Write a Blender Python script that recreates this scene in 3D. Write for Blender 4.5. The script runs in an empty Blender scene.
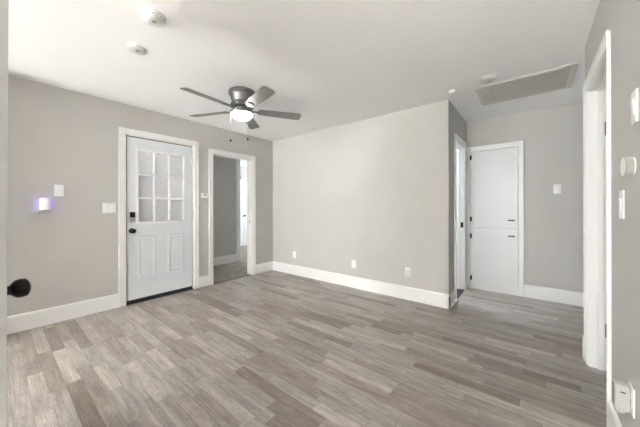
import bpy, bmesh, math, random
from mathutils import Vector, Matrix
random.seed(7)
S = bpy.context.scene
COL = S.collection

# ------------------------------------------------------------------ camera
F_PX, YAW, ROLL, CAM_H, V0 = 263.69, 0.6791, -0.0021, 1.187, 207.12
cam = bpy.data.objects.new('camera', bpy.data.cameras.new('camera'))
COL.objects.link(cam)
cam.data.sensor_width = 36.0
cam.data.lens = F_PX / 640 * 36.0
cam.data.shift_y = -(213.5 - V0) / 640
cam.data.clip_start = 0.02
c_, s_ = math.cos(YAW), math.sin(YAW)
Fv, Rv, Uv = Vector((-s_, c_, 0)), Vector((c_, s_, 0)), Vector((0, 0, 1))
R2 = Rv * math.cos(ROLL) + Uv * math.sin(ROLL)
U2 = Uv * math.cos(ROLL) - Rv * math.sin(ROLL)
mw = Matrix((R2, U2, -Fv)).transposed().to_4x4()
mw.translation = (0, 0, CAM_H)
cam.matrix_world = mw
S.camera = cam

# ------------------------------------------------------------------ world, lights, exposure
S.view_settings.view_transform = 'Standard'
S.view_settings.look = 'None'
S.view_settings.gamma = 1.0
S.view_settings.use_curve_mapping = False
S.view_settings.exposure = 1.06
W = bpy.data.worlds.new('world'); S.world = W
W.use_nodes = True
bg = W.node_tree.nodes['Background']
bg.inputs[0].default_value = (0.72, 0.84, 1.0, 1)
bg.inputs[1].default_value = 1.0
S.cycles.max_bounces = 12
S.cycles.diffuse_bounces = 8
S.cycles.sample_clamp_indirect = 40
S.cycles.caustics_reflective = False
S.cycles.use_denoising = True

def area(name, loc, direction, sx, sy, power, col=(1, 1, 1), spread=180):
    l = bpy.data.lights.new(name, 'AREA')
    l.shape = 'RECTANGLE'; l.size = sx; l.size_y = sy
    l.energy = power; l.color = col; l.spread = math.radians(spread)
    o = bpy.data.objects.new(name, l); COL.objects.link(o)
    o.location = loc
    o.rotation_euler = Vector(direction).to_track_quat('-Z', 'Z').to_euler()
    return o
area('daylight_rear_window', (-0.75, -6.12, 1.4), (0, 1, 0), 1.7, 1.6, 44, (0.95, 0.975, 1))
area('daylight_front_window', (-2.85, -6.12, 1.4), (0.08, 1, 0), 1.6, 1.6, 165, (0.95, 0.975, 1))
sun = bpy.data.objects.new('sun', bpy.data.lights.new('sun', 'SUN')); COL.objects.link(sun)
sun.data.energy = 680; sun.data.angle = 0.02; sun.data.color = (0.90, 0.95, 1)
sun.rotation_euler = Vector((0.1, 0.75, -0.85)).to_track_quat('-Z', 'Y').to_euler()
area('daylight_bath_window', (-2.5, 4.3, 1.5), (1, -0.05, -0.1), 0.9, 1.1, 42, (0.86, 0.93, 1.0))
area('store_fill_light', (1.9, 0.5, 1.5), (0, 1, 0), 1.2, 1.2, 2, (1, 0.98, 0.95))  # added fill that lightens the right doorway; this room has no window
area('hall_end_fill', (2.9, 3.6, 1.5), (-1, 0, 0), 0.8, 1.2, 1.2, (1, 0.98, 0.95))  # unseen light at the hall end; no window is built there
area('daylight_bedroom_window', (-6.0, 6.1, 1.5), (0, -1, -0.1), 1.4, 1.3, 38, (0.95, 0.98, 1.0))

# ------------------------------------------------------------------ materials
def mat(name, col, rough=0.5, metal=0.0, bump=0.0, bscale=200.0, emit=None, es=0.0, var=0.0, vscale=8.0, spec=0.5):
    m = bpy.data.materials.new(name); m.use_nodes = True
    nt = m.node_tree; b = nt.nodes['Principled BSDF']
    b.inputs['Base Color'].default_value = (*col, 1)
    b.inputs['Roughness'].default_value = rough
    b.inputs['Metallic'].default_value = metal
    b.inputs['Specular IOR Level'].default_value = spec
    if emit:
        b.inputs['Emission Color'].default_value = (*emit, 1)
        b.inputs['Emission Strength'].default_value = es
    tc = nt.nodes.new('ShaderNodeTexCoord')
    if bump:
        n = nt.nodes.new('ShaderNodeTexNoise'); n.inputs['Scale'].default_value = bscale
        n.inputs['Detail'].default_value = 3
        bp = nt.nodes.new('ShaderNodeBump'); bp.inputs['Strength'].default_value = bump
        bp.inputs['Distance'].default_value = 0.002
        nt.links.new(tc.outputs['Object'], n.inputs['Vector'])
        nt.links.new(n.outputs['Fac'], bp.inputs['Height'])
        nt.links.new(bp.outputs['Normal'], b.inputs['Normal'])
    if var:
        n = nt.nodes.new('ShaderNodeTexNoise'); n.inputs['Scale'].default_value = vscale
        n.inputs['Detail'].default_value = 4
        nt.links.new(tc.outputs['Object'], n.inputs['Vector'])
        r = nt.nodes.new('ShaderNodeValToRGB')
        r.color_ramp.elements[0].position = 0.3; r.color_ramp.elements[1].position = 0.7
        r.color_ramp.elements[0].color = (*[max(0, x * (1 - var)) for x in col], 1)
        r.color_ramp.elements[1].color = (*[min(1, x * (1 + var)) for x in col], 1)
        nt.links.new(n.outputs['Fac'], r.inputs['Fac'])
        nt.links.new(r.outputs['Color'], b.inputs['Base Color'])
    return m

M_wall = mat('greige_wall_paint', (0.525, 0.515, 0.50), 0.75, bump=0.25, bscale=260, var=0.015, vscale=3)
M_ceil = mat('ceiling_paint', (0.905, 0.915, 0.93), 0.9, bump=0.5, bscale=160)
M_trim = mat('white_trim_paint', (0.82, 0.82, 0.815), 0.35, bump=0.03, bscale=30)
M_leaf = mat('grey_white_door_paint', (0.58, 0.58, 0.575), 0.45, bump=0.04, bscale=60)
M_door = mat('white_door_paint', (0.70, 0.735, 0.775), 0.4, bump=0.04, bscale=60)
M_cab = mat('cabinet_paint', (0.70, 0.72, 0.73), 0.4, bump=0.04, bscale=40)
M_plast = mat('white_plastic', (0.82, 0.82, 0.81), 0.35, bump=0.01, bscale=50)
M_det = mat('detector_plastic', (0.70, 0.70, 0.69), 0.5, bump=0.01, bscale=50)
M_slot = mat('dark_slot', (0.03, 0.03, 0.03), 0.6, var=0.2)
M_black = mat('black_metal', (0.018, 0.017, 0.016), 0.28, 0.7, var=0.3, vscale=40)
M_rubber = mat('black_rubber', (0.03, 0.03, 0.032), 0.6, var=0.2)
M_steel = mat('satin_steel', (0.55, 0.54, 0.52), 0.35, 0.9, var=0.1, vscale=60)
M_nickel = mat('brushed_nickel', (0.24, 0.236, 0.23), 0.4, 0.8, bump=0.1, bscale=120, var=0.15, vscale=30)
M_greyp = mat('grey_plastic', (0.36, 0.36, 0.33), 0.35, var=0.05)
M_clearp = mat('clear_grey_plastic', (0.44, 0.44, 0.42), 0.2, var=0.08, vscale=30)
M_bowl = mat('opal_glass_lit', (0.9, 0.9, 0.88), 0.3, emit=(1.0, 0.97, 0.93), es=30.0, var=0.02)
M_violet = mat('violet_led', (0.4, 0.3, 0.9), 0.4, emit=(0.38, 0.24, 1.0), es=14.0, var=0.02)
M_stucco = mat('beige_stucco', (0.50, 0.46, 0.42), 0.9, bump=0.6, bscale=60, var=0.1, vscale=2)
M_concrete = mat('concrete', (0.35, 0.34, 0.33), 0.9, bump=0.3, bscale=30, var=0.15, vscale=4)

def blade_mat():
    m = bpy.data.materials.new('weathered_grey_blade'); m.use_nodes = True
    nt = m.node_tree; b = nt.nodes['Principled BSDF']
    tc = nt.nodes.new('ShaderNodeTexCoord'); n = nt.nodes.new('ShaderNodeTexNoise')
    n.inputs['Scale'].default_value = 40; n.inputs['Detail'].default_value = 5
    r = nt.nodes.new('ShaderNodeValToRGB')
    r.color_ramp.elements[0].position = 0.3; r.color_ramp.elements[1].position = 0.75
    r.color_ramp.elements[0].color = (0.165, 0.162, 0.158, 1); r.color_ramp.elements[1].color = (0.25, 0.246, 0.24, 1)
    nt.links.new(tc.outputs['Object'], n.inputs['Vector']); nt.links.new(n.outputs['Fac'], r.inputs['Fac'])
    nt.links.new(r.outputs['Color'], b.inputs['Base Color'])
    b.inputs['Roughness'].default_value = 0.38
    return m
M_blade = blade_mat()

def glass_mat():
    m = bpy.data.materials.new('rain_glass'); m.use_nodes = True
    nt = m.node_tree; b = nt.nodes['Principled BSDF']
    b.inputs['Base Color'].default_value = (0.86, 0.88, 0.9, 1)
    b.inputs['Roughness'].default_value = 0.22
    b.inputs['IOR'].default_value = 1.3
    b.inputs['Transmission Weight'].default_value = 0.92
    tc = nt.nodes.new('ShaderNodeTexCoord'); mp = nt.nodes.new('ShaderNodeMapping')
    mp.inputs['Scale'].default_value = (60, 60, 9)
    n = nt.nodes.new('ShaderNodeTexNoise'); n.inputs['Scale'].default_value = 1.0; n.inputs['Detail'].default_value = 2
    bp = nt.nodes.new('ShaderNodeBump'); bp.inputs['Strength'].default_value = 0.5; bp.inputs['Distance'].default_value = 0.004
    nt.links.new(tc.outputs['Object'], mp.inputs['Vector']); nt.links.new(mp.outputs['Vector'], n.inputs['Vector'])
    nt.links.new(n.outputs['Fac'], bp.inputs['Height']); nt.links.new(bp.outputs['Normal'], b.inputs['Normal'])
    return m
M_glass = glass_mat()

def clear_glass():
    m = bpy.data.materials.new('clear_window_glass'); m.use_nodes = True
    nt = m.node_tree; N = nt.nodes; L = nt.links
    N.remove(N['Principled BSDF'])
    t = N.new('ShaderNodeBsdfTransparent'); t.inputs[0].default_value = (0.95, 0.97, 0.96, 1)
    g = N.new('ShaderNodeBsdfGlossy'); g.inputs['Roughness'].default_value = 0.03
    x = N.new('ShaderNodeMixShader'); x.inputs[0].default_value = 0.07
    L.new(t.outputs[0], x.inputs[1]); L.new(g.outputs[0], x.inputs[2]); L.new(x.outputs[0], N['Material Output'].inputs[0])
    return m
M_clear = clear_glass()

def floor_mat():
    m = bpy.data.materials.new('grey_brown_plank_floor'); m.use_nodes = True
    nt = m.node_tree; L = nt.links; N = nt.nodes
    b = N['Principled BSDF']
    def math_(op, a, c=None, d=None):
        n = N.new('ShaderNodeMath'); n.operation = op
        for i, v in enumerate((a, c, d)):
            if v is None: continue
            if isinstance(v, (int, float)): n.inputs[i].default_value = v
            else: L.new(v, n.inputs[i])
        return n.outputs[0]
    def white(v1, v2=None):
        n = N.new('ShaderNodeTexWhiteNoise'); n.noise_dimensions = '2D'
        cx = N.new('ShaderNodeCombineXYZ')
        L.new(v1, cx.inputs[0])
        if v2 is not None:
            if isinstance(v2, (int, float)): cx.inputs[1].default_value = v2
            else: L.new(v2, cx.inputs[1])
        L.new(cx.outputs[0], n.inputs['Vector'])
        return n.outputs['Value']
    geo = N.new('ShaderNodeNewGeometry'); sep = N.new('ShaderNodeSeparateXYZ')
    L.new(geo.outputs['Position'], sep.inputs[0])
    x, y = sep.outputs[0], sep.outputs[1]
    PW = 0.079
    yr = math_('DIVIDE', math_('ADD', y, 20.0), PW)
    row = math_('FLOOR', yr); fy = math_('FRACT', yr)
    ln = math_('MULTIPLY_ADD', white(row, 3.3), 0.55, 0.30)
    off = math_('MULTIPLY', white(row, 7.7), 5.0)
    xr = math_('DIVIDE', math_('ADD', math_('ADD', x, 30.0), off), ln)
    colm = math_('FLOOR', xr); fx = math_('FRACT', xr)
    rnd = white(row, colm)
    rnd2 = white(math_('ADD', row, 51.5), colm)
    # plank tone
    ramp = N.new('ShaderNodeValToRGB'); cr = ramp.color_ramp
    tones = [(0.0, (0.185, 0.148, 0.121)), (0.12, (0.255, 0.214, 0.182)), (0.38, (0.310, 0.270, 0.237)),
             (0.65, (0.320, 0.293, 0.270)), (0.88, (0.360, 0.325, 0.294)), (1.0, (0.43, 0.388, 0.350))]
    while len(cr.elements) < len(tones): cr.elements.new(0.5)
    for e, (p, c) in zip(cr.elements, tones): e.position = p; e.color = (*c, 1)
    L.new(rnd, ramp.inputs['Fac'])
    # grain, streaks run along the plank
    cx = N.new('ShaderNodeCombineXYZ')
    L.new(math_('MULTIPLY_ADD', x, 3.0, math_('MULTIPLY', rnd2, 40.0)), cx.inputs[0])
    L.new(math_('MULTIPLY', y, 70.0), cx.inputs[1]); L.new(math_('MULTIPLY', rnd, 17.0), cx.inputs[2])
    n1 = N.new('ShaderNodeTexNoise'); n1.inputs['Scale'].default_value = 1.0; n1.inputs['Detail'].default_value = 6
    n1.inputs['Roughness'].default_value = 0.65
    L.new(cx.outputs[0], n1.inputs['Vector'])
    cx2 = N.new('ShaderNodeCombineXYZ')
    L.new(math_('MULTIPLY_ADD', x, 4.5, math_('MULTIPLY', rnd2, 90.0)), cx2.inputs[0])
    L.new(math_('MULTIPLY', y, 24.0), cx2.inputs[1]); L.new(math_('MULTIPLY', rnd, 31.0), cx2.inputs[2])
    n2 = N.new('ShaderNodeTexNoise'); n2.inputs['Scale'].default_value = 1.0; n2.inputs['Detail'].default_value = 4
    L.new(cx2.outputs[0], n2.inputs['Vector'])
    gr = math_('MULTIPLY_ADD', n1.outputs['Fac'], 1.2, 0.4)
    gr2 = math_('MULTIPLY_ADD', n2.outputs['Fac'], 1.1, 0.45)
    # seams
    ey = math_('MULTIPLY', math_('MINIMUM', fy, math_('SUBTRACT', 1.0, fy)), PW)
    ex = math_('MULTIPLY', math_('MINIMUM', fx, math_('SUBTRACT', 1.0, fx)), ln)
    ed = math_('MINIMUM', ey, ex)
    seam = N.new('ShaderNodeMapRange'); seam.inputs['From Min'].default_value = 0.0004; seam.inputs['From Max'].default_value = 0.002
    seam.inputs['To Min'].default_value = 0.62; seam.inputs['To Max'].default_value = 1.0
    L.new(ed, seam.inputs['Value'])
    cx3 = N.new('ShaderNodeCombineXYZ')
    L.new(math_('MULTIPLY', x, 22.0), cx3.inputs[0]); L.new(math_('MULTIPLY', y, 170.0), cx3.inputs[1]); L.new(rnd2, cx3.inputs[2])
    n3 = N.new('ShaderNodeTexNoise'); n3.inputs['Scale'].default_value = 1.0; n3.inputs['Detail'].default_value = 3
    L.new(cx3.outputs[0], n3.inputs['Vector'])
    gr3 = math_('MULTIPLY_ADD', n3.outputs['Fac'], 0.9, 0.55)
    tot = math_('MULTIPLY', math_('MULTIPLY', math_('MULTIPLY', gr, gr2), gr3), seam.outputs[0])
    vm = N.new('ShaderNodeVectorMath'); vm.operation = 'SCALE'
    L.new(ramp.outputs['Color'], vm.inputs[0]); L.new(tot, vm.inputs['Scale'])
    L.new(vm.outputs[0], b.inputs['Base Color'])
    rg = math_('MULTIPLY_ADD', n2.outputs['Fac'], 0.06, 0.30)
    L.new(rg, b.inputs['Roughness']); b.inputs['Specular IOR Level'].default_value = 0.75
    bp = N.new('ShaderNodeBump'); bp.inputs['Strength'].default_value = 0.06; bp.inputs['Distance'].default_value = 0.001
    L.new(math_('MULTIPLY', n1.outputs['Fac'], seam.outputs[0]), bp.inputs['Height'])
    L.new(bp.outputs['Normal'], b.inputs['Normal'])
    return m
M_floor = floor_mat()
M_carpet = mat('beige_carpet', (0.30, 0.28, 0.235), 0.95, bump=1.0, bscale=320, var=0.25, vscale=14, spec=0.1)
M_vent = mat('vent_frame_paint', (0.56, 0.55, 0.53), 0.5, var=0.04)
M_filter = mat('grey_filter_mesh', (0.43, 0.42, 0.395), 0.85, bump=0.8, bscale=300, var=0.15, vscale=60)

# ------------------------------------------------------------------ mesh helpers
class MB:
    def __init__(self): self.bm = bmesh.new()
    def _merge(self, t, M=None, mi=0):
        if M is not None: bmesh.ops.transform(t, matrix=M, verts=t.verts)
        me = bpy.data.meshes.new('tmp')
        for f in t.faces: f.material_index = mi
        t.to_mesh(me); t.free(); self.bm.from_mesh(me); bpy.data.meshes.remove(me)
        return self
    def box(self, x0, x1, y0, y1, z0, z1, bev=0.0, seg=2, M=None, mi=0):
        t = bmesh.new(); bmesh.ops.create_cube(t, size=1)
        for v in t.verts:
            v.co = Vector(((x0 + x1) / 2 + v.co.x * abs(x1 - x0), (y0 + y1) / 2 + v.co.y * abs(y1 - y0), (z0 + z1) / 2 + v.co.z * abs(z1 - z0)))
        if bev:
            bmesh.ops.bevel(t, geom=t.edges[:], offset=bev, segments=seg, affect='EDGES', profile=0.5)
        return self._merge(t, M, mi)
    def lathe(self, prof, M=None, seg=40, mi=0):
        """prof: list of (r, z) about the local Z axis; ends with r=0 are closed."""
        t = bmesh.new(); rings = []
        for r, z in prof:
            if r < 1e-6: rings.append([t.verts.new((0, 0, z))])
            else: rings.append([t.verts.new((r * math.cos(2 * math.pi * k / seg), r * math.sin(2 * math.pi * k / seg), z)) for k in range(seg)])
        for a, b in zip(rings, rings[1:]):
            for k in range(seg):
                k2 = (k + 1) % seg
                if len(a) == 1 and len(b) == 1: continue
                if len(a) == 1: t.faces.new((a[0], b[k], b[k2]))
                elif len(b) == 1: t.faces.new((a[k], a[k2], b[0]))
                else: t.faces.new((a[k], a[k2], b[k2], b[k]))
        bmesh.ops.recalc_face_normals(t, faces=t.faces)
        for f in t.faces: f.smooth = True
        return self._merge(t, M, mi)
    def prism(self, pts, z0, z1, M=None, bev=0.0, mi=0):
        t = bmesh.new()
        lo = [t.verts.new((x, y, z0)) for x, y in pts]; f = t.faces.new(lo)
        r = bmesh.ops.extrude_face_region(t, geom=[f])
        for v in r['geom']:
            if isinstance(v, bmesh.types.BMVert): v.co.z = z1
        bmesh.ops.recalc_face_normals(t, faces=t.faces)
        if bev: bmesh.ops.bevel(t, geom=t.edges[:], offset=bev, segments=2, affect='EDGES', profile=0.5)
        return self._merge(t, M, mi)
    def tube(self, p0, p1, r, seg=12, mi=0):
        p0, p1 = Vector(p0), Vector(p1); d = p1 - p0
        M = Matrix.Translation(p0) @ d.to_track_quat('Z', 'Y').to_matrix().to_4x4()
        return self.lathe([(0, 0), (r, 0), (r, d.length), (0, d.length)], M, seg, mi)
    def ball(self, c, r, seg=12, mi=0):
        n = max(4, seg // 2)
        return self.lathe([(r * math.sin(math.pi * i / n) if 0 < i < n else 0, -r * math.cos(math.pi * i / n)) for i in range(n + 1)], Matrix.Translation(c), seg, mi)
    def build(self, name, mats, parent=None, smooth=True):
        bm = self.bm
        bmesh.ops.remove_doubles(bm, verts=bm.verts, dist=1e-6)
        lo = Vector([min(v.co[i] for v in bm.verts) for i in range(3)]); hi = Vector([max(v.co[i] for v in bm.verts) for i in range(3)])
        org = Vector(((lo.x + hi.x) / 2, (lo.y + hi.y) / 2, lo.z))
        bmesh.ops.translate(bm, vec=-org, verts=bm.verts)
        me = bpy.data.meshes.new(name); bm.to_mesh(me); bm.free()
        for m in (mats if isinstance(mats, (list, tuple)) else [mats]): me.materials.append(m)
        o = bpy.data.objects.new(name, me); COL.objects.link(o)
        if smooth:
            if any(p.use_smooth for p in me.polygons): me.set_sharp_from_angle(angle=math.radians(38))
        if parent is not None:
            o.parent = parent; o.location = org - wloc(parent)
        else: o.location = org
        return o
def wloc(o):
    v = Vector((0, 0, 0))
    while o is not None: v += o.location; o = o.parent
    return v
def tag(o, label, cat, group=None, kind=None):
    o['label'] = label; o['category'] = cat
    if group: o['group'] = group
    if kind: o['kind'] = kind
    return o
def thing(name, loc, label, cat, group=None, kind=None):
    o = bpy.data.objects.new(name, None); COL.objects.link(o); o.location = loc
    o.empty_display_size = 0.1
    return tag(o, label, cat, group, kind)
def struct(o, label, cat): return tag(o, label, cat, None, 'structure')

AX = {'+x': Matrix(((0, 0, 1, 0), (1, 0, 0, 0), (0, 1, 0, 0), (0, 0, 0, 1))),    # local x,y,z -> world y,z,x
      '-x': Matrix(((0, 0, -1, 0), (-1, 0, 0, 0), (0, 1, 0, 0), (0, 0, 0, 1))),
      '-y': Matrix(((1, 0, 0, 0), (0, 0, -1, 0), (0, 1, 0, 0), (0, 0, 0, 1)))}
def on_wall(axis, p):   # frame on a wall: local x along the wall, y up, z out into the room
    return Matrix.Translation(p) @ AX[axis]

# ------------------------------------------------------------------ dimensions
H = 2.44
XL, YB, XO, YA, XR = -3.843, 3.334, -0.764, 4.395, 0.321
T = 0.12
D1 = (1.003, 1.832, 2.082)     # entry door opening y0, y1, top
D2 = (2.125, 2.852, 2.022)     # bedroom doorway
D3 = (3.67, 4.215, 2.03)       # doorway in the short hall wall
D4 = (2.09, 2.79, 2.05)        # doorway in right wall

# ------------------------------------------------------------------ structure
struct(MB().box(XL - 0.02, 3.2, -6.35, 5.4, -0.1, 0).build('floor', M_floor, smooth=False), 'grey-brown wood plank floor of the empty room', 'floor')
struct(MB().box(-7.1, XL - 0.02, 1.83, 6.4, -0.1, 0.004).build('floor', M_carpet, smooth=False), 'beige carpet floor seen through the open doorway', 'carpet')
struct(MB().box(-9, XL - 0.02, -12, 1.83, -0.14, -0.04).build('ground', M_concrete, smooth=False), 'concrete ground outside the front door', 'ground')
struct(MB().box(XL - T, 3.2, -6.35, 5.4, H, H + 0.12).box(-7.1, XL - T, 1.83, 6.4, H, H + 0.12).build('ceiling', M_ceil, smooth=False), 'flat white ceiling', 'ceiling')

def wall_x(name, x0, x1, y0, y1, label, openings=()):      # wall in a plane of constant x
    mb = MB(); c = y0
    for a, b, top in sorted(openings):
        mb.box(x0, x1, c, a, 0, H); mb.box(x0, x1, a, b, top, H); c = b
    mb.box(x0, x1, c, y1, 0, H)
    return struct(mb.build(name, M_wall, smooth=False), label, 'wall')
def wall_y(name, y0, y1, x0, x1, label, openings=()):
    mb = MB(); c = x0
    for a, b, z0, z1 in sorted(openings):
        mb.box(c, a, y0, y1, 0, H); mb.box(a, b, y0, y1, z1, H)
        if z0 > 0: mb.box(a, b, y0, y1, 0, z0)
        c = b
    mb.box(c, x1, y0, y1, 0, H)
    return struct(mb.build(name, M_wall, smooth=False), label, 'wall')

wall_x('wall_left', XL - T, XL, -6.32, YB, 'greige left wall holding the front door', [D1, D2])
wall_y('wall_back', YB, YB + T, XL - T, XO, 'pale greige back wall with three outlets')
wall_x('wall_hall', XO - T, XO, YB + T, 5.3, 'short shaded hall wall with a doorway, beside the linen cabinet', [D3])
wall_y('wall_alcove', YA, YA + T, XO, 3.1, 'darker greige hall wall holding the linen cabinet', [(-0.712, -0.143, 0, 2.0)])
wall_x('wall_right', XR, XR + T, -6.32, 2.93, 'greige right wall with round thermostat', [D4])
wall_x('wall_entry', -2.0, -1.88, -3.6, -0.12, 'side wall behind the camera', [(-1.02, -0.245, 2.05)])  # lengthened out of view to keep left-window light off the right wall
wall_y('wall_shade', -0.35, -0.23, XL, -3.6, 'short unseen return wall behind the open door leaf, added to shade the left wall')  # added out of view to shade the near end of the left wall
wall_y('wall_rear', -6.32, -6.2, XL, XR, 'rear wall behind the camera with two windows', [(-3.6, -2.0, 0.5, 2.2), (-1.6, 0.1, 0.5, 2.2)])
wall_y('wall_side', 2.81, 2.93, XR + T, 3.1, 'hall side wall beyond the right doorway')
wall_x('wall_end', 3.0, 3.12, 0.4, YA, 'far end wall of the hall')
wall_y('wall_store', 0.3, 0.42, XR + T, 3.12, 'near wall of the room right of the doorway')
wall_x('wall_bath', -2.72, -2.6, YB + T, 5.3, 'outer wall of the small bright room', [])
wall_y('wall_bath', 5.2, 5.32, -2.6, XO - T, 'end wall of the small bright room')
# rooms beyond the left doorway
wall_y('wall_bedroom', 1.83, 1.95, -7.0, XL - T, 'outer side wall of the carpeted rooms')
wall_x('wall_passage', -5.16, -5.04, 1.95, 3.33, 'dim greige wall of the carpeted passage beyond the doorway')
wall_x('wall_far', -7.02, -6.9, 1.95, 6.3, 'bright far wall beyond the carpeted passage')
wall_y('wall_far', 6.2, 6.32, -6.9, XL - T, 'end wall of the carpeted rooms')
wall_x('wall_divider', XL - T, XL, YB + T, 6.2, 'inner side wall of the carpeted rooms')
struct(MB().box(-6.35, -6.2, -12.0, 1.83, -0.04, 2.33).box(-6.39, -6.16, -12.0, 1.83, 2.33, 2.42, 0.01).build('wall_yard', M_stucco), 'beige yard wall outside the front door', 'wall')

struct(MB().box(-6.6, XL - T, -8.6, 1.83, 2.44, 2.60).build('yard_sun_block', M_trim, smooth=False), 'unseen flat slab over the yard, added to block the sun', 'roof')  # made-up slab out of view, keeps sun off the yard behind the panes
# windows behind the camera (they let the daylight in)
def window(name, y, x0, x1, z0, z1, label):
    mb = MB(); w = 0.05
    for a in (x0, x1 - w): mb.box(a, a + w, y - 0.03, y + 0.03, z0, z1, 0.004)
    for a in (z0, z1 - w): mb.box(x0, x1, y - 0.03, y + 0.03, a, a + w, 0.004)
    mb.box((x0 + x1) / 2 - 0.02, (x0 + x1) / 2 + 0.02, y - 0.025, y + 0.025, z0, z1, 0.004)
    o = struct(mb.build(name, M_trim), label, 'window')
    MB().box(x0 + w, x1 - w, y - 0.004, y + 0.004, z0 + w, z1 - w).build('window_pane', M_clear, o, smooth=False)
    return o
window('window_1', -6.26, -1.6, 0.1, 0.5, 2.2, 'white framed window behind the camera, on the right')
window('window_2', -6.26, -3.6, -2.0, 0.5, 2.2, 'white framed window behind the camera, on the left')

# ------------------------------------------------------------------ baseboards
BH, BT = 0.165, 0.016
def base_prof(mb, p0, p1, out):
    """baseboard from p0 to p1 (xy), sticking out along 'out' (unit xy)"""
    p0, p1, out = Vector(p0), Vector(p1), Vector(out)
    d = p1 - p0; ang = math.atan2(d.y, d.x)
    left = Vector((-math.sin(ang), math.cos(ang)))
    s = 1 if left.dot(out) > 0 else -1
    prof = [(0, 0), (BT, 0), (BT, BH - 0.016), (BT * 0.72, BH - 0.005), (BT * 0.4, BH), (0, BH)]
    t = bmesh.new()
    for k, q in enumerate((p0, p1)):
        for u, z in prof: t.verts.new((q.x + out.x * u, q.y + out.y * u, z))
    t.verts.ensure_lookup_table(); n = len(prof)
    for i in range(n):
        j = (i + 1) % n
        t.faces.new((t.verts[i], t.verts[j], t.verts[n + j], t.verts[n + i]))
    t.faces.new([t.verts[i] for i in range(n)]); t.faces.new([t.verts[n + i] for i in range(n)])
    bmesh.ops.recalc_face_normals(t, faces=t.faces)
    mb._merge(t)
CW = 0.068   # casing width
mb = MB()
base_prof(mb, (XL, -6.2), (XL, D1[0] - CW), (1, 0))
base_prof(mb, (XL, D1[1] + CW), (XL, D2[0] - CW), (1, 0))
base_prof(mb, (XL, D2[1] + CW), (XL, YB), (1, 0))
struct(mb.build('baseboard_left', M_trim), 'white baseboard along the left wall', 'baseboard')
mb = MB()
base_prof(mb, (XL, YB), (XO + BT, YB), (0, -1))
base_prof(mb, (XO, YB - BT), (XO, D3[0] - CW), (1, 0))
struct(mb.build('baseboard_back', M_trim), 'tall white baseboard along the back wall', 'baseboard')
mb = MB(); base_prof(mb, (-0.09, YA), (3.0, YA), (0, -1))
struct(mb.build('baseboard_alcove', M_trim), 'white baseboard under the hall wall switch', 'baseboard')
mb = MB(); base_prof(mb, (XR, D4[1] + CW), (XR, 2.93 + BT), (-1, 0)); base_prof(mb, (XR - BT, 2.93), (3.0, 2.93), (0, 1))
base_prof(mb, (XR, -6.2), (XR, D4[0] - 0.05), (-1, 0))
struct(mb.build('baseboard_right', M_trim), 'white baseboard along the right wall', 'baseboard')
mb = MB(); base_prof(mb, (-5.04, 1.95), (-5.04, 3.33), (1, 0))
struct(mb.build('baseboard_passage', M_trim), 'white baseboard on the dim passage wall above the carpet', 'baseboard')
mb = MB(); base_prof(mb, (-6.9, 1.95), (-6.9, 4.65), (1, 0)); base_prof(mb, (-6.9, 5.55), (-6.9, 6.2), (1, 0))
struct(mb.build('baseboard_far', M_trim), 'white baseboard on the far bright wall', 'baseboard')

# ------------------------------------------------------------------ door casings
def casing_x(name, xface, out, y0, y1, top, label, jamb_depth=T, sides=(1, 1), stop=None, cw=CW, cw_top=None, th=0.018, cw0=None):
    """casing round an opening in a wall of constant x; out = +1/-1 room side direction"""
    mb = MB(); ct = cw_top or cw; c0 = cw0 or cw
    xa, xb = sorted((xface, xface + out * th))
    def strip(ya, yb, za, zb):
        mb.box(xa, xb, ya, yb, za, zb, 0.004)
        # raised back band for a stepped profile
    if sides[0]:
        strip(y0 - c0 + 0.0015, y0, 0, top + ct - 0.0015)
        mb.box(*sorted((xface, xface + out * (th + 0.005))), y0 - c0, y0 - c0 + 0.016, 0, top + ct, 0.003)
    if sides[1]:
        strip(y1, y1 + cw - 0.0015, 0, top + ct - 0.0015)
        mb.box(*sorted((xface, xface + out * (th + 0.005))), y1 + cw - 0.016, y1 + cw, 0, top + ct, 0.003)
    strip(y0, y1, top, top + ct - 0.0015)
    mb.box(*sorted((xface, xface + out * (th + 0.005))), y0 - c0, y1 + cw, top + ct - 0.016, top + ct, 0.003)
    # jambs lining the opening
    x2 = xface - out * jamb_depth
    ja, jb = sorted((xface + out * 0.001, x2))
    jt = 0.012
    mb.box(ja, jb, y0 - 0.0, y0 + jt, 0, top, 0.001); mb.box(ja, jb, y1 - jt, y1, 0, top, 0.001); mb.box(ja, jb, y0 + jt, y1 - jt, top - jt, top, 0.001)
    if stop:
        sa, sb = sorted((xface - out * stop[0], xface - out * stop[1])); st = 0.012
        mb.box(sa, sb, y0 + jt, y0 + jt + st, 0, top - jt, 0.002); mb.box(sa, sb, y1 - jt - st, y1 - jt, 0, top - jt, 0.002)
        mb.box(sa, sb, y0 + jt, y1 - jt, top - jt - st, top - jt, 0.002)
    # casing on the other face of the wall
    xc, xd = sorted((x2, x2 - out * th))
    mb.box(xc, xd, y0 - cw, y0, 0, top + ct, 0.004); mb.box(xc, xd, y1, y1 + cw, 0, top + ct, 0.004); mb.box(xc, xd, y0, y1, top, top + ct, 0.004)
    return struct(mb.build(name, M_trim), label, 'door trim')

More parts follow.
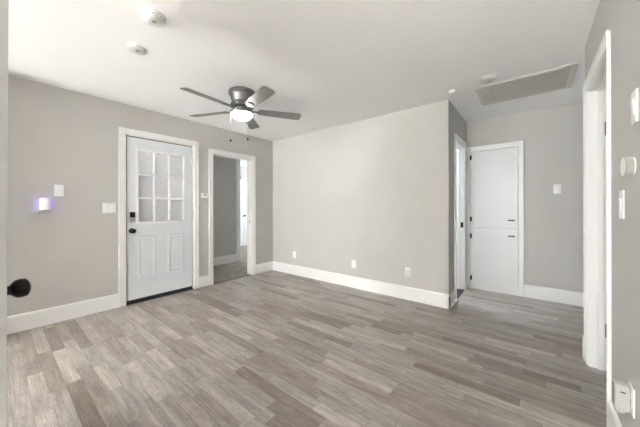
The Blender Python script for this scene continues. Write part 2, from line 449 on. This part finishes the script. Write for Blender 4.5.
tr1 = casing_x('trim_1', XL, 1, *D1, 'white casing around the front door')
MB().box(XL - T, XL + 0.01, D1[0] + 0.012, D1[1] - 0.012, 0.0, 0.016, 0.004).build('threshold', M_rubber, tr1)
wsm = MB()
wsm.box(XL - 0.05, XL - 0.012, D1[0] + 0.012, D1[0] + 0.020, 0.016, D1[2] - 0.012)
wsm.box(XL - 0.05, XL - 0.012, D1[1] - 0.018, D1[1] - 0.012, 0.016, D1[2] - 0.012)
wsm.box(XL - 0.05, XL - 0.012, D1[0] + 0.020, D1[1] - 0.018, D1[2] - 0.021, D1[2] - 0.012)
wsm.build('weatherstrip', M_rubber, tr1)
tr2 = casing_x('trim_2', XL, 1, *D2, 'white casing around the open bedroom doorway', cw=0.066)
MB().box(XL - 0.03, XL - 0.002, D2[0] + 0.012, D2[1] - 0.012, 0.0, 0.009, 0.003).build('threshold', mat('brown_threshold', (0.13, 0.10, 0.075), 0.4, var=0.15), tr2)
MB().box(XL - 0.055, XL - 0.03, D2[1] - 0.0145, D2[1] - 0.012, 0.90, 0.965, 0.001).build('strike_plate', M_steel, tr2)
tr3 = casing_x('trim_3', XO, 1, *D3, 'white casing around the narrow hall doorway beside the linen cabinet', stop=(0.05, 0.085))
MB().box(XO - 0.042, XO - 0.008, D3[1] - 0.015, D3[1] - 0.012, 0.89, 0.965, 0.001).build('strike_plate', M_black, tr3)
MB().box(XO - T, XO + 0.004, D3[0] + 0.012, D3[1] - 0.012, 0.0, 0.010, 0.003).build('threshold', M_rubber, tr3)
tr4 = casing_x('trim_4', XR, -1, *D4, 'white casing around the doorway in the right wall', stop=(0.045, 0.08), cw=0.075, th=0.012, cw0=0.05)
for z in (1.70, 0.24):
    mb = MB(); mb.box(XR + 0.085, XR + 0.116, D4[1] - 0.0155, D4[1] - 0.012, z, z + 0.1, 0.001)
    mb.tube((XR + T + 0.001, D4[1] - 0.019, z), (XR + T + 0.001, D4[1] - 0.019, z + 0.1), 0.007)
    mb.build('hinge', M_black, tr4)
struct(MB().box(-5.165, -5.022, 3.33, 3.425, 0, H - 0.001, 0.004).build('trim_5', M_trim), 'white corner trim at the end of the carpeted passage wall', 'door trim')

# ------------------------------------------------------------------ front door
XF = XL - 0.006          # room face of leaf
y0, y1 = D1[0] + 0.023, D1[1] - 0.021
zt = D1[2] - 0.024
GL = (1.140, 1.690, 1.005, 1.905)          # glazed opening
mb = MB()
mb.box(XF - 0.042, XF, y0, GL[0], 0.045, zt); mb.box(XF - 0.042, XF, GL[1], y1, 0.045, zt)
mb.box(XF - 0.042, XF, GL[0], GL[1], 0.045, GL[2]); mb.box(XF - 0.042, XF, GL[0], GL[1], GL[3], zt)
door1 = struct(mb.build('door_1', M_door, smooth=False), 'white front door with nine-pane window, black knob and keypad lock', 'door')
mb = MB(); fw = 0.026
a0, a1, b0, b1 = GL
for ya, yb, za, zb in ((a0 - fw, a0 + 0.004, b0 - fw, b1 + fw), (a1 - 0.004, a1 + fw, b0 - fw, b1 + fw), (a0, a1, b0 - fw, b0 + 0.004), (a0, a1, b1 - 0.004, b1 + fw)):
    mb.box(XF - 0.001, XF + 0.013, ya, yb, za, zb, 0.005)
py = [a0, a0 + (a1 - a0) / 3, a0 + 2 * (a1 - a0) / 3, a1]; pz = [b0, b0 + (b1 - b0) / 3, b0 + 2 * (b1 - b0) / 3, b1]
for q in py[1:3]: mb.box(XF - 0.03, XF + 0.008, q - 0.011, q + 0.011, b0, b1, 0.004)
for q in pz[1:3]: mb.box(XF - 0.03, XF + 0.008, a0, a1, q - 0.011, q + 0.011, 0.004)
lf = mb.build('window_grille', M_trim, door1)
for i in range(3):
    for j in range(3):
        MB().box(XF - 0.024, XF - 0.019, py[i] + 0.001, py[i + 1] - 0.001, pz[j] + 0.001, pz[j + 1] - 0.001).build('glass_pane', M_glass, door1, smooth=False)
for ya, yb in ((1.135, 1.335), (1.485, 1.685)):
    mb = MB(); za, zb = 0.305, 0.825; w = 0.024
    for q in ((ya, ya + w, za, zb), (yb - w, yb, za, zb), (ya, yb, za, za + w), (ya, yb, zb - w, zb)):
        mb.box(XF - 0.001, XF + 0.009, *q, 0.005)
    mb.box(XF - 0.001, XF + 0.006, ya + 0.045, yb - 0.045, za + 0.045, zb - 0.045, 0.005)
    mb.build('raised_panel', M_door, door1)
mb = MB(); mb.box(XF - 0.042, XF + 0.004, y0, y1, 0.017, 0.047, 0.003); mb.build('door_sweep', M_rubber, door1)
ky = 1.074
mb = MB(); Mk = on_wall('+x', (XF, ky, 0.9))
mb.lathe([(0, 0), (0.034, 0), (0.034, 0.005), (0.024, 0.012), (0.012, 0.016), (0.012, 0.032), (0.022, 0.038), (0.029, 0.050), (0.028, 0.062), (0.018, 0.069), (0, 0.071)], Mk, 32)
mb.build('door_knob', M_black, door1)
mb = MB(); Mk = on_wall('+x', (XF, ky, 1.07))
mb.box(-0.033, 0.033, -0.065, 0.065, 0, 0.022, 0.006, M=Mk)
dl = mb.build('keypad_lock', M_steel, door1)
mb = MB(); mb.box(-0.028, 0.028, -0.005, 0.060, 0.020, 0.026, 0.004, M=Mk); mb.build('keypad', M_black, dl)
mb = MB(); mb.lathe([(0, 0.02), (0.02, 0.02), (0.019, 0.028), (0, 0.029)], Mk @ Matrix.Translation((0, -0.035, 0)), 24); mb.box(-0.005, 0.005, -0.052, -0.018, 0.028, 0.038, 0.002, M=Mk); mb.build('thumb_turn', M_steel, dl)
for z in (1.80, 1.03, 0.22):
    mb = MB(); mb.box(XL - 0.006, XL + 0.003, y1 - 0.001, D1[1] - 0.011, z, z + 0.1, 0.001)
    mb.tube((XL + 0.006, y1 + 0.005, z), (XL + 0.006, y1 + 0.005, z + 0.1), 0.007)
    mb.build('hinge', M_steel, door1)
mb = MB(); mb.box(XF, XF + 0.008, y0 + 0.01, y0 + 0.10, zt - 0.035, zt - 0.022, 0.003); mb.build('contact_sensor', M_plast, door1)

# far white door in the bright room
mb = MB(); mb.box(-6.9, -6.885, 4.76, 5.47, 0.012, 2.03, 0.003)
for ya, yb in ((4.86, 5.07), (5.17, 5.38)):
    for za, zb in ((0.25, 0.95), (1.1, 1.85)):
        w = 0.025
        for q in ((ya, ya + w, za, zb), (yb - w, yb, za, zb), (ya, yb, za, za + w), (ya, yb, zb - w, zb)): mb.box(-6.886, -6.877, *q, 0.004)
door2 = struct(mb.build('door_2', M_door), 'distant white panel door in the far bright room', 'door')
MB().lathe([(0, 0), (0.03, 0), (0.03, 0.006), (0.012, 0.012), (0.012, 0.03), (0.027, 0.045), (0.02, 0.062), (0, 0.064)], on_wall('+x', (-6.885, 4.83, 0.93)), 24).build('door_knob', M_black, door2)
mb = MB()
for q in ((4.68, 4.75, 0, 2.11), (5.48, 5.55, 0, 2.11), (4.68, 5.55, 2.04, 2.11)): mb.box(-6.9, -6.88, *q, 0.004)
struct(mb.build('trim_6', M_trim), 'white casing of the distant door', 'door trim')

# ------------------------------------------------------------------ open door leaf by the camera
ang = math.radians(18)
E0 = Vector((-1.13, 0.0243, 0))
d = Vector((-math.cos(ang), -math.sin(ang), 0)); n = Vector((-math.sin(ang), math.cos(ang), 0))
ML = Matrix((d, n, Vector((0, 0, 1)))).transposed().to_4x4(); ML.translation = E0
ML = ML @ Matrix.Translation((0, 0, 1.0)) @ Matrix.Rotation(math.radians(-0.28), 4, 'X') @ Matrix.Translation((0, 0, -1.0))
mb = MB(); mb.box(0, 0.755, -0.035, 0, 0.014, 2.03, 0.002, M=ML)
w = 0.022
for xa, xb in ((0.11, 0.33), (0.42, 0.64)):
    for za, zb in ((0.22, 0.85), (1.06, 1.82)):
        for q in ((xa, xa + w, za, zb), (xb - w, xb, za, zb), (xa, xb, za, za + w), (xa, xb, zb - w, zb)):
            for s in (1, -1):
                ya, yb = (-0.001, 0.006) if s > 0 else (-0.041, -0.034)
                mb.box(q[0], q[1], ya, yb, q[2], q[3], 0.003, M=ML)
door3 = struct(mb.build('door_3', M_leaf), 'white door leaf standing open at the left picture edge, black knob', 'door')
kp = [(0, 0), (0.033, 0), (0.033, 0.005), (0.026, 0.010), (0.014, 0.013), (0.0135, 0.026), (0.018, 0.030), (0.026, 0.038), (0.0285, 0.048), (0.027, 0.058), (0.018, 0.065), (0, 0.067)]
RX = Matrix.Rotation(math.radians(-90), 4, 'X')
MB().lathe(kp, ML @ Matrix.Translation((0.06, 0, 0.945)) @ RX, 36).build('door_knob', M_black, door3)
MB().lathe(kp, ML @ Matrix.Translation((0.06, -0.035, 0.945)) @ Matrix.Rotation(math.radians(90), 4, 'X'), 36).build('door_knob', M_black, door3)
for z in (0.2, 1.0, 1.75):
    mb = MB(); mb.tube(ML @ Vector((0.763, -0.03, z)), ML @ Vector((0.763, -0.03, z + 0.09)), 0.007); mb.box(0.752, 0.765, -0.03, -0.004, z, z + 0.09, M=ML)
    mb.box(0.763, 0.79, -0.034, -0.03, z, z + 0.09, M=ML)
    mb.build('hinge', M_black, door3)

# ------------------------------------------------------------------ linen cabinet in the hall wall
cabi = thing('linen_cabinet', (-0.42, YA, 0), 'white built-in linen cabinet with upper and lower doors in hall', 'cabinet')
mb = MB()
xa, xb = -0.762, -0.093
mb.box(xa, xa + 0.055, YA - 0.020, YA, 0, 2.06, 0.004); mb.box(xb - 0.055, xb, YA - 0.020, YA, 0, 2.06, 0.004)
mb.box(xa + 0.055, xb - 0.055, YA - 0.020, YA, 1.992, 2.06, 0.004)
mb.box(xa + 0.055, xb - 0.055, YA - 0.018, YA, 0, 0.055, 0.003)
mb.build('casing', M_trim, cabi)
mb = MB()
mb.box(xa + 0.053, xa + 0.068, YA - 0.006, YA + 0.35, 0, 1.992); mb.box(xb - 0.068, xb - 0.053, YA - 0.006, YA + 0.35, 0, 1.992)
mb.box(xa + 0.053, xb - 0.053, YA + 0.335, YA + 0.35, 0, 1.992); mb.box(xa + 0.068, xb - 0.068, YA - 0.006, YA + 0.34, 1.977, 1.992)
mb.box(xa + 0.068, xb - 0.068, YA - 0.006, YA + 0.34, 0.885, 0.910); mb.box(xa + 0.068, xb - 0.068, YA - 0.006, YA + 0.34, 0, 0.07)
mb.build('carcass', M_trim, cabi, smooth=False)
for za, zb, hz, label in ((0.905, 1.985, 1.003, 0), (0.062, 0.890, 0.790, 1)):
    mb = MB(); mb.box(xa + 0.059, xb - 0.059, YA - 0.028, YA - 0.009, za, zb, 0.004)
    dr = mb.build('door', M_cab, cabi)
    mb = MB(); mb.box(-0.262, -0.186, YA - 0.05, YA - 0.041, hz - 0.008, hz + 0.008, 0.003)
    for x in (-0.25, -0.198): mb.tube((x, YA - 0.027, hz), (x, YA - 0.045, hz), 0.0055)
    mb.build('handle', M_black, dr)
    for z in ((1.90, 1.01) if label == 0 else (0.765, 0.16)):
        mb = MB(); mb.box(xa + 0.048, xa + 0.072, YA - 0.034, YA - 0.019, z - 0.032, z + 0.032, 0.002); mb.tube((xa + 0.059, YA - 0.034, z - 0.036), (xa + 0.059, YA - 0.034, z + 0.036), 0.0055)
        mb.build('hinge', M_black, dr)

# ------------------------------------------------------------------ ceiling fan
FC = Vector((-2.455, 1.70, 0))
fan = thing('ceiling_fan', (FC.x, FC.y, H), 'grey five-blade ceiling fan with lit white bowl light', 'fan')
MF = Matrix.Translation(FC)
MB().lathe([(0, 2.4395), (0.138, 2.4395), (0.141, 2.43), (0.141, 2.405), (0.134, 2.398), (0.128, 2.39), (0.118, 2.355), (0.108, 2.325), (0.104, 2.312), (0, 2.312)], MF, 56).build('motor_housing', M_nickel, fan)
mb = MB(); mb.lathe([(0, 2.3135), (0.112, 2.3135), (0.118, 2.306), (0.113, 2.30), (0.113, 2.282), (0.122, 2.276), (0.118, 2.266), (0, 2.264)], MF, 56)
for k in range(20):
    a = 2 * math.pi * k / 20
    mb.box(0.110, 0.121, -0.007, 0.007, 2.281, 2.301, 0.003, M=MF @ Matrix.Rotation(a, 4, 'Z'))
mb.build('vented_band', M_nickel, fan)
mb = MB(); mb.lathe([(0, 2.265), (0.066, 2.265), (0.062, 2.25), (0.060, 2.238), (0.075, 2.228), (0.108, 2.222), (0.126, 2.216), (0.129, 2.208), (0.126, 2.199), (0.114, 2.195), (0.106, 2.20), (0, 2.21)], MF, 56)
mb.build('light_fitter', M_nickel, fan)
pr = [(0.106, 2.209)]
for i in range(1, 13):
    t = math.pi / 2 * i / 12
    pr.append((0.106 * math.cos(t) if i < 12 else 0, 2.204 - 0.074 * math.sin(t)))
MB().lathe(pr, MF, 56).build('light_bowl', M_bowl, fan)
ZB = 2.24
for k in range(5):
    a = math.radians(-13.4 + 72 * k)
    Mb = MF @ Matrix.Rotation(a, 4, 'Z') @ Matrix.Translation((0, 0, ZB)) @ Matrix.Rotation(math.radians(-13), 4, 'X')
    r0, r1, w0, w1 = 0.185, 0.655, 0.052, 0.066
    pts = [(r0, -w0), ]
    rc = 0.035
    for i in range(7):
        t = -math.pi / 2 + math.pi / 2 * i / 6; pts.append((r1 - rc + rc * math.cos(t), -w1 + rc + rc * math.sin(t)))
    for i in range(7):
        t = math.pi / 2 * i / 6; pts.append((r1 - rc + rc * math.cos(t), w1 - rc + rc * math.sin(t)))
    pts += [(r0, w0), (r0 - 0.015, w0 - 0.02), (r0 - 0.015, -w0 + 0.02)]
    bl = MB().prism(pts, -0.003, 0.003, Mb, 0.0012).build('blade', M_blade, fan)
    mb = MB()
    mb.prism([(0.085, -0.016), (0.135, -0.012), (0.165, -0.020), (0.20, -0.040), (0.245, -0.034), (0.262, -0.012), (0.262, 0.012), (0.245, 0.034), (0.20, 0.040), (0.165, 0.020), (0.135, 0.012), (0.085, 0.016)], -0.0085, -0.0028, Mb, 0.001)
    for sx, sy in ((0.205, -0.024), (0.205, 0.024), (0.245, 0)):
        mb.lathe([(0, -0.011), (0.005, -0.0105), (0.006, -0.0085), (0, -0.008)], Mb @ Matrix.Translation((sx, sy, 0)), 12)
    mb.build('blade_iron', M_nickel, bl)
for lr, lf_, zb in ((-0.100, -0.078, 1.885), (0.085, -0.093, 1.895)):
    p = FC + Rv * lr + Fv * lf_
    mb = MB()
    mb.tube((p.x, p.y, zb + 0.02), (p.x, p.y, 2.212), 0.0014, 8)
    k = 0
    z = zb + 0.025
    while z < 2.205:
        mb.ball((p.x, p.y, z), 0.0028, 6); z += 0.012
    q = FC + (p - FC) * 0.9
    mb.tube((q.x, q.y, 2.211), (p.x, p.y, 2.211), 0.003, 8)
    ch = mb.build('pull_chain', M_steel, fan)
    MB().lathe([(0, 0), (0.007, 0.004), (0.010, 0.012), (0.008, 0.022), (0.004, 0.030), (0, 0.031)], Matrix.Translation((p.x, p.y, zb - 0.008)), 16).build('chain_fob', M_black, ch)

# ------------------------------------------------------------------ ceiling devices
def smoke_detector(x, y, r, h, label, name='smoke_detector', ring=True):
    t = thing(name, (x, y, H), label, 'smoke detector', )
    Mx = Matrix.Translation((x, y, H)) @ Matrix.Rotation(math.pi, 4, 'X')
    MB().lathe([(0, 0), (r, 0), (r, h * 0.25), (r * 0.96, h * 0.32), (0, h * 0.32)], Mx, 40).build('base', M_det, t)
    mb = MB().lathe([(0, h * 0.3), (r * 0.90, h * 0.3), (r * 0.90, h * 0.62), (r * 0.80, h * 0.82), (r * 0.55, h), (0, h)], Mx, 40)
    b = mb.build('cover', M_det, t)
    mb = MB()
    for k in range(18):
        mb.box(r * 0.86, r * 0.905, -0.004, 0.004, h * 0.40, h * 0.58, M=Mx @ Matrix.Rotation(2 * math.pi * k / 18, 4, 'Z'))
    mb.build('vent_slots', M_greyp, b, smooth=False)
    MB().lathe([(0, h - 0.001), (r * 0.2, h - 0.001), (r * 0.18, h + 0.003), (0, h + 0.003)], Mx @ Matrix.Translation((r * 0.15, 0, 0)), 20).build('test_button', M_greyp, b)
    return t
smoke_detector(-1.93, 0.66, 0.072, 0.042, 'thick white smoke detector nearest the camera on the ceiling')
smoke_detector(-2.43, 0.715, 0.066, 0.020, 'flat round white detector on ceiling between thick detector and front door')
smoke_detector(-0.335, 3.02, 0.068, 0.036, 'white smoke detector on hall ceiling beside the air return grille')
mb = MB().lathe([(0, 0), (0.032, 0), (0.034, 0.006), (0.030, 0.016), (0.018, 0.024), (0, 0.026)], Matrix.Translation((-0.675, 3.11, H)) @ Matrix.Rotation(math.pi, 4, 'X'), 28)
tag(mb.build('ceiling_sensor', M_plast), 'tiny white sensor on ceiling at the back wall corner', 'sensor')

gr = thing('return_air_grille', (-0.085, 3.475, H), 'large rectangular grey return air grille on the hall ceiling', 'vent')
gx0, gx1, gy0, gy1 = -0.478, 0.307, 3.18, 3.77; fw = 0.042
mb = MB()
for q in ((gx0, gx0 + fw, gy0, gy1), (gx1 - fw, gx1, gy0, gy1), (gx0 + fw, gx1 - fw, gy0, gy0 + fw), (gx0 + fw, gx1 - fw, gy1 - fw, gy1)):
    mb.box(*q, H - 0.016, H, 0.003)
mb.build('frame', M_vent, gr)
MB().box(gx0 + fw, gx1 - fw, gy0 + fw, gy1 - fw, H - 0.004, H).build('filter', M_filter, gr, smooth=False)
mb = MB(); y = gy0 + fw + 0.006
while y < gy1 - fw:
    mb.box(gx0 + fw, gx1 - fw, -0.0012, 0.0012, -0.006, 0.006, M=Matrix.Translation((0, y, H - 0.009)) @ Matrix.Rotation(math.radians(35), 4, 'X')); y += 0.0125
mb.build('louvres', M_filter, gr, smooth=False)

# ------------------------------------------------------------------ wall plates
def screws(mb, M, pts, z):
    for x, y in pts: mb.lathe([(0, z), (0.0035, z), (0.003, z + 0.001), (0, z + 0.0012)], M @ Matrix.Translation((x, y, 0)), 10)
def rocker_switch(axis, p, gangs, label, group=None, w=None, h=0.117):
    M = on_wall(axis, p); w = w or (0.072 + 0.046 * (gangs - 1))
    t = thing('light_switch', p, label, 'switch', group)
    mb = MB().box(-w / 2, w / 2, -h / 2, h / 2, 0, 0.006, 0.0025, M=M)
    xs = [(i - (gangs - 1) / 2) * 0.046 for i in range(gangs)]
    screws(mb, M, [(x, s * 0.048) for x in xs for s in (1, -1)], 0.006)
    mb.build('plate', M_plast, t)
    for x in xs:
        mb = MB(); mb.box(x - 0.0165, x + 0.0165, -0.033, 0.033, 0.004, 0.0075, 0.001, M=M)
        mb.box(x - 0.014, x + 0.014, -0.030, 0.030, 0.006, 0.0105, 0.002, M=M @ Matrix.Rotation(math.radians(3.5), 4, 'X'))
        mb.build('rocker', M_plast, t)
    return t
def outlet(axis, p, label, group=None):
    M = on_wall(axis, p); t = thing('wall_outlet', p, label, 'outlet', group)
    mb = MB().box(-0.036, 0.036, -0.0585, 0.0585, 0, 0.006, 0.0025, M=M); screws(mb, M, [(0, 0)], 0.006)
    mb.build('plate', M_plast, t)
    for s in (1, -1):
        mb = MB(); mb.box(-0.017, 0.017, s * 0.0195 - 0.0145, s * 0.0195 + 0.0145, 0.005, 0.0085, 0.002, M=M)
        r = mb.build('receptacle', M_plast, t)
        mb = MB()
        mb.box(-0.008, -0.0055, s * 0.0195 - 0.002, s * 0.0195 + 0.007, 0.007, 0.0088, M=M); mb.box(0.0055, 0.008, s * 0.0195 - 0.002, s * 0.0195 + 0.006, 0.007, 0.0088, M=M)
        mb.lathe([(0, 0.007), (0.0025, 0.007), (0.0025, 0.0088), (0, 0.0088)], M @ Matrix.Translation((0, s * 0.0195 - 0.008, 0)), 10)
        mb.build('slots', M_slot, r, smooth=False)
    return t
outlet('-y', (-3.272, YB, 0.347), 'white outlet at left end of back wall, nearest room corner', 'back wall outlets')
outlet('-y', (-2.052, YB, 0.347), 'white outlet in the middle of the back wall', 'back wall outlets')
outlet('-y', (-1.245, YB, 0.352), 'white outlet at right end of back wall', 'back wall outlets')
rocker_switch('+x', (XL, 0.431, 1.366), 1, 'single white switch plate above the violet glowing device')
rocker_switch('+x', (XL, 0.847, 1.183), 2, 'double white rocker switch left of the front door', w=0.125)
rocker_switch('-y', (0.236, YA, 1.407), 1, 'white switch plate on darker hall wall right of linen cabinet')
rocker_switch('-x', (XR, 1.615, 1.585), 1, 'upper white switch plate above round thermostat on right wall', h=0.13)
rocker_switch('-x', (XR, 1.815, 1.196), 1, 'lower white switch plate below round thermostat on right wall', h=0.13)

# wall thermostat between the two left doors
t = thing('wall_thermostat', (XL, 1.995, 1.36), 'small white thermostat box between front door and open doorway', 'thermostat')
M = on_wall('+x', (XL, 1.992, 1.365))
MB().box(-0.052, 0.050, -0.036, 0.036, 0, 0.008, 0.003, M=M).build('back_plate', M_plast, t)
bd = MB().box(-0.047, 0.045, -0.031, 0.031, 0.007, 0.028, 0.007, 3, M=M).build('body', M_plast, t)
MB().box(-0.022, 0.022, -0.004, 0.018, 0.0275, 0.0285, M=M).build('screen', M_greyp, bd, smooth=False)

# round thermostat on the right wall
t = thing('round_thermostat', (XR, 1.645, 1.352), 'round thermostat with white face and grey rim on right wall', 'thermostat')
M = on_wall('-x', (XR, 1.645, 1.352))
MB().lathe([(0, 0), (0.036, 0), (0.036, 0.006), (0, 0.006)], M, 40).build('back_plate', M_plast, t)
MB().lathe([(0, 0.005), (0.040, 0.005), (0.0415, 0.010), (0.0415, 0.026), (0.038, 0.029), (0, 0.029)], M, 48).build('dial_ring', M_greyp, t)
MB().lathe([(0, 0.028), (0.0385, 0.028), (0.0375, 0.0305), (0.025, 0.0325), (0, 0.033)], M, 48).build('face', M_plast, t)

# violet glowing plug-in on the left wall
t = thing('plug_in_night_light', (XL, 0.325, 1.17), 'white rounded plug-in device with violet glow on left wall', 'night light')
M = on_wall('+x', (XL, 0.325, 1.228))
MB().box(-0.036, 0.036, -0.069, 0.050, 0, 0.006, 0.0025, M=M).build('plate', M_plast, t)
mb = MB().lathe([(0, -0.064), (0.038, -0.064), (0.042, -0.059), (0.042, 0.045), (0.036, 0.054), (0.02, 0.058), (0, 0.058)], M @ Matrix.Translation((0, 0, 0.052)) @ Matrix.Rotation(math.radians(-90), 4, 'X'), 40)
bd = mb.build('body', M_plast, t)
MB().lathe([(0, 0), (0.016, 0), (0.015, 0.006), (0, 0.007)], M @ Matrix.Translation((0, 0.055, 0.052)) @ Matrix.Rotation(math.radians(-90), 4, 'X'), 24).build('top_button', M_greyp, bd)
MB().box(-0.046, 0.046, -0.084, -0.070, 0.001, 0.085, 0.005, M=M).box(-0.03, 0.03, -0.072, -0.060, 0.02, 0.075, 0.003, M=M).build('tray', M_steel, t)
mb = MB()
mb.box(-0.028, -0.022, -0.040, 0.040, 0.006, 0.014, M=M); mb.box(0.022, 0.028, -0.040, 0.040, 0.006, 0.014, M=M); mb.box(-0.022, 0.022, 0.036, 0.042, 0.006, 0.014, M=M)
mb.build('led_strip', M_violet, t, smooth=False)

# outlet with a plug-in at the lower right edge
outlet('-x', (XR, 1.665, 0.385), 'white outlet low on right wall, behind the clear plug-in')
t = thing('plug_in_air_freshener', (XR - 0.009, 1.67, 0.385), 'clear grey plug-in air freshener in low outlet on right wall', 'air freshener')
M = on_wall('-x', (XR, 1.67, 0.385))
mb = MB().prism([(-0.030, -0.05), (0.030, -0.05), (0.034, -0.02), (0.032, 0.035), (0.022, 0.055), (-0.022, 0.055), (-0.032, 0.035), (-0.034, -0.02)], 0.0095, 0.054, M, 0.006)
bd = mb.build('body', M_clearp, t)
MB().box(0.0295, 0.0330, 0.028, 0.033, 0.024, 0.038, 0.0005, M=M).build('vent_slot', M_slot, bd, smooth=False)
MB().lathe([(0, -0.066), (0.016, -0.066), (0.018, -0.06), (0.018, -0.045), (0, -0.045)], M @ Matrix.Translation((0, 0, 0.034)) @ Matrix.Rotation(math.radians(-90), 4, 'X'), 24).build('oil_bottle', M_clearp, bd)
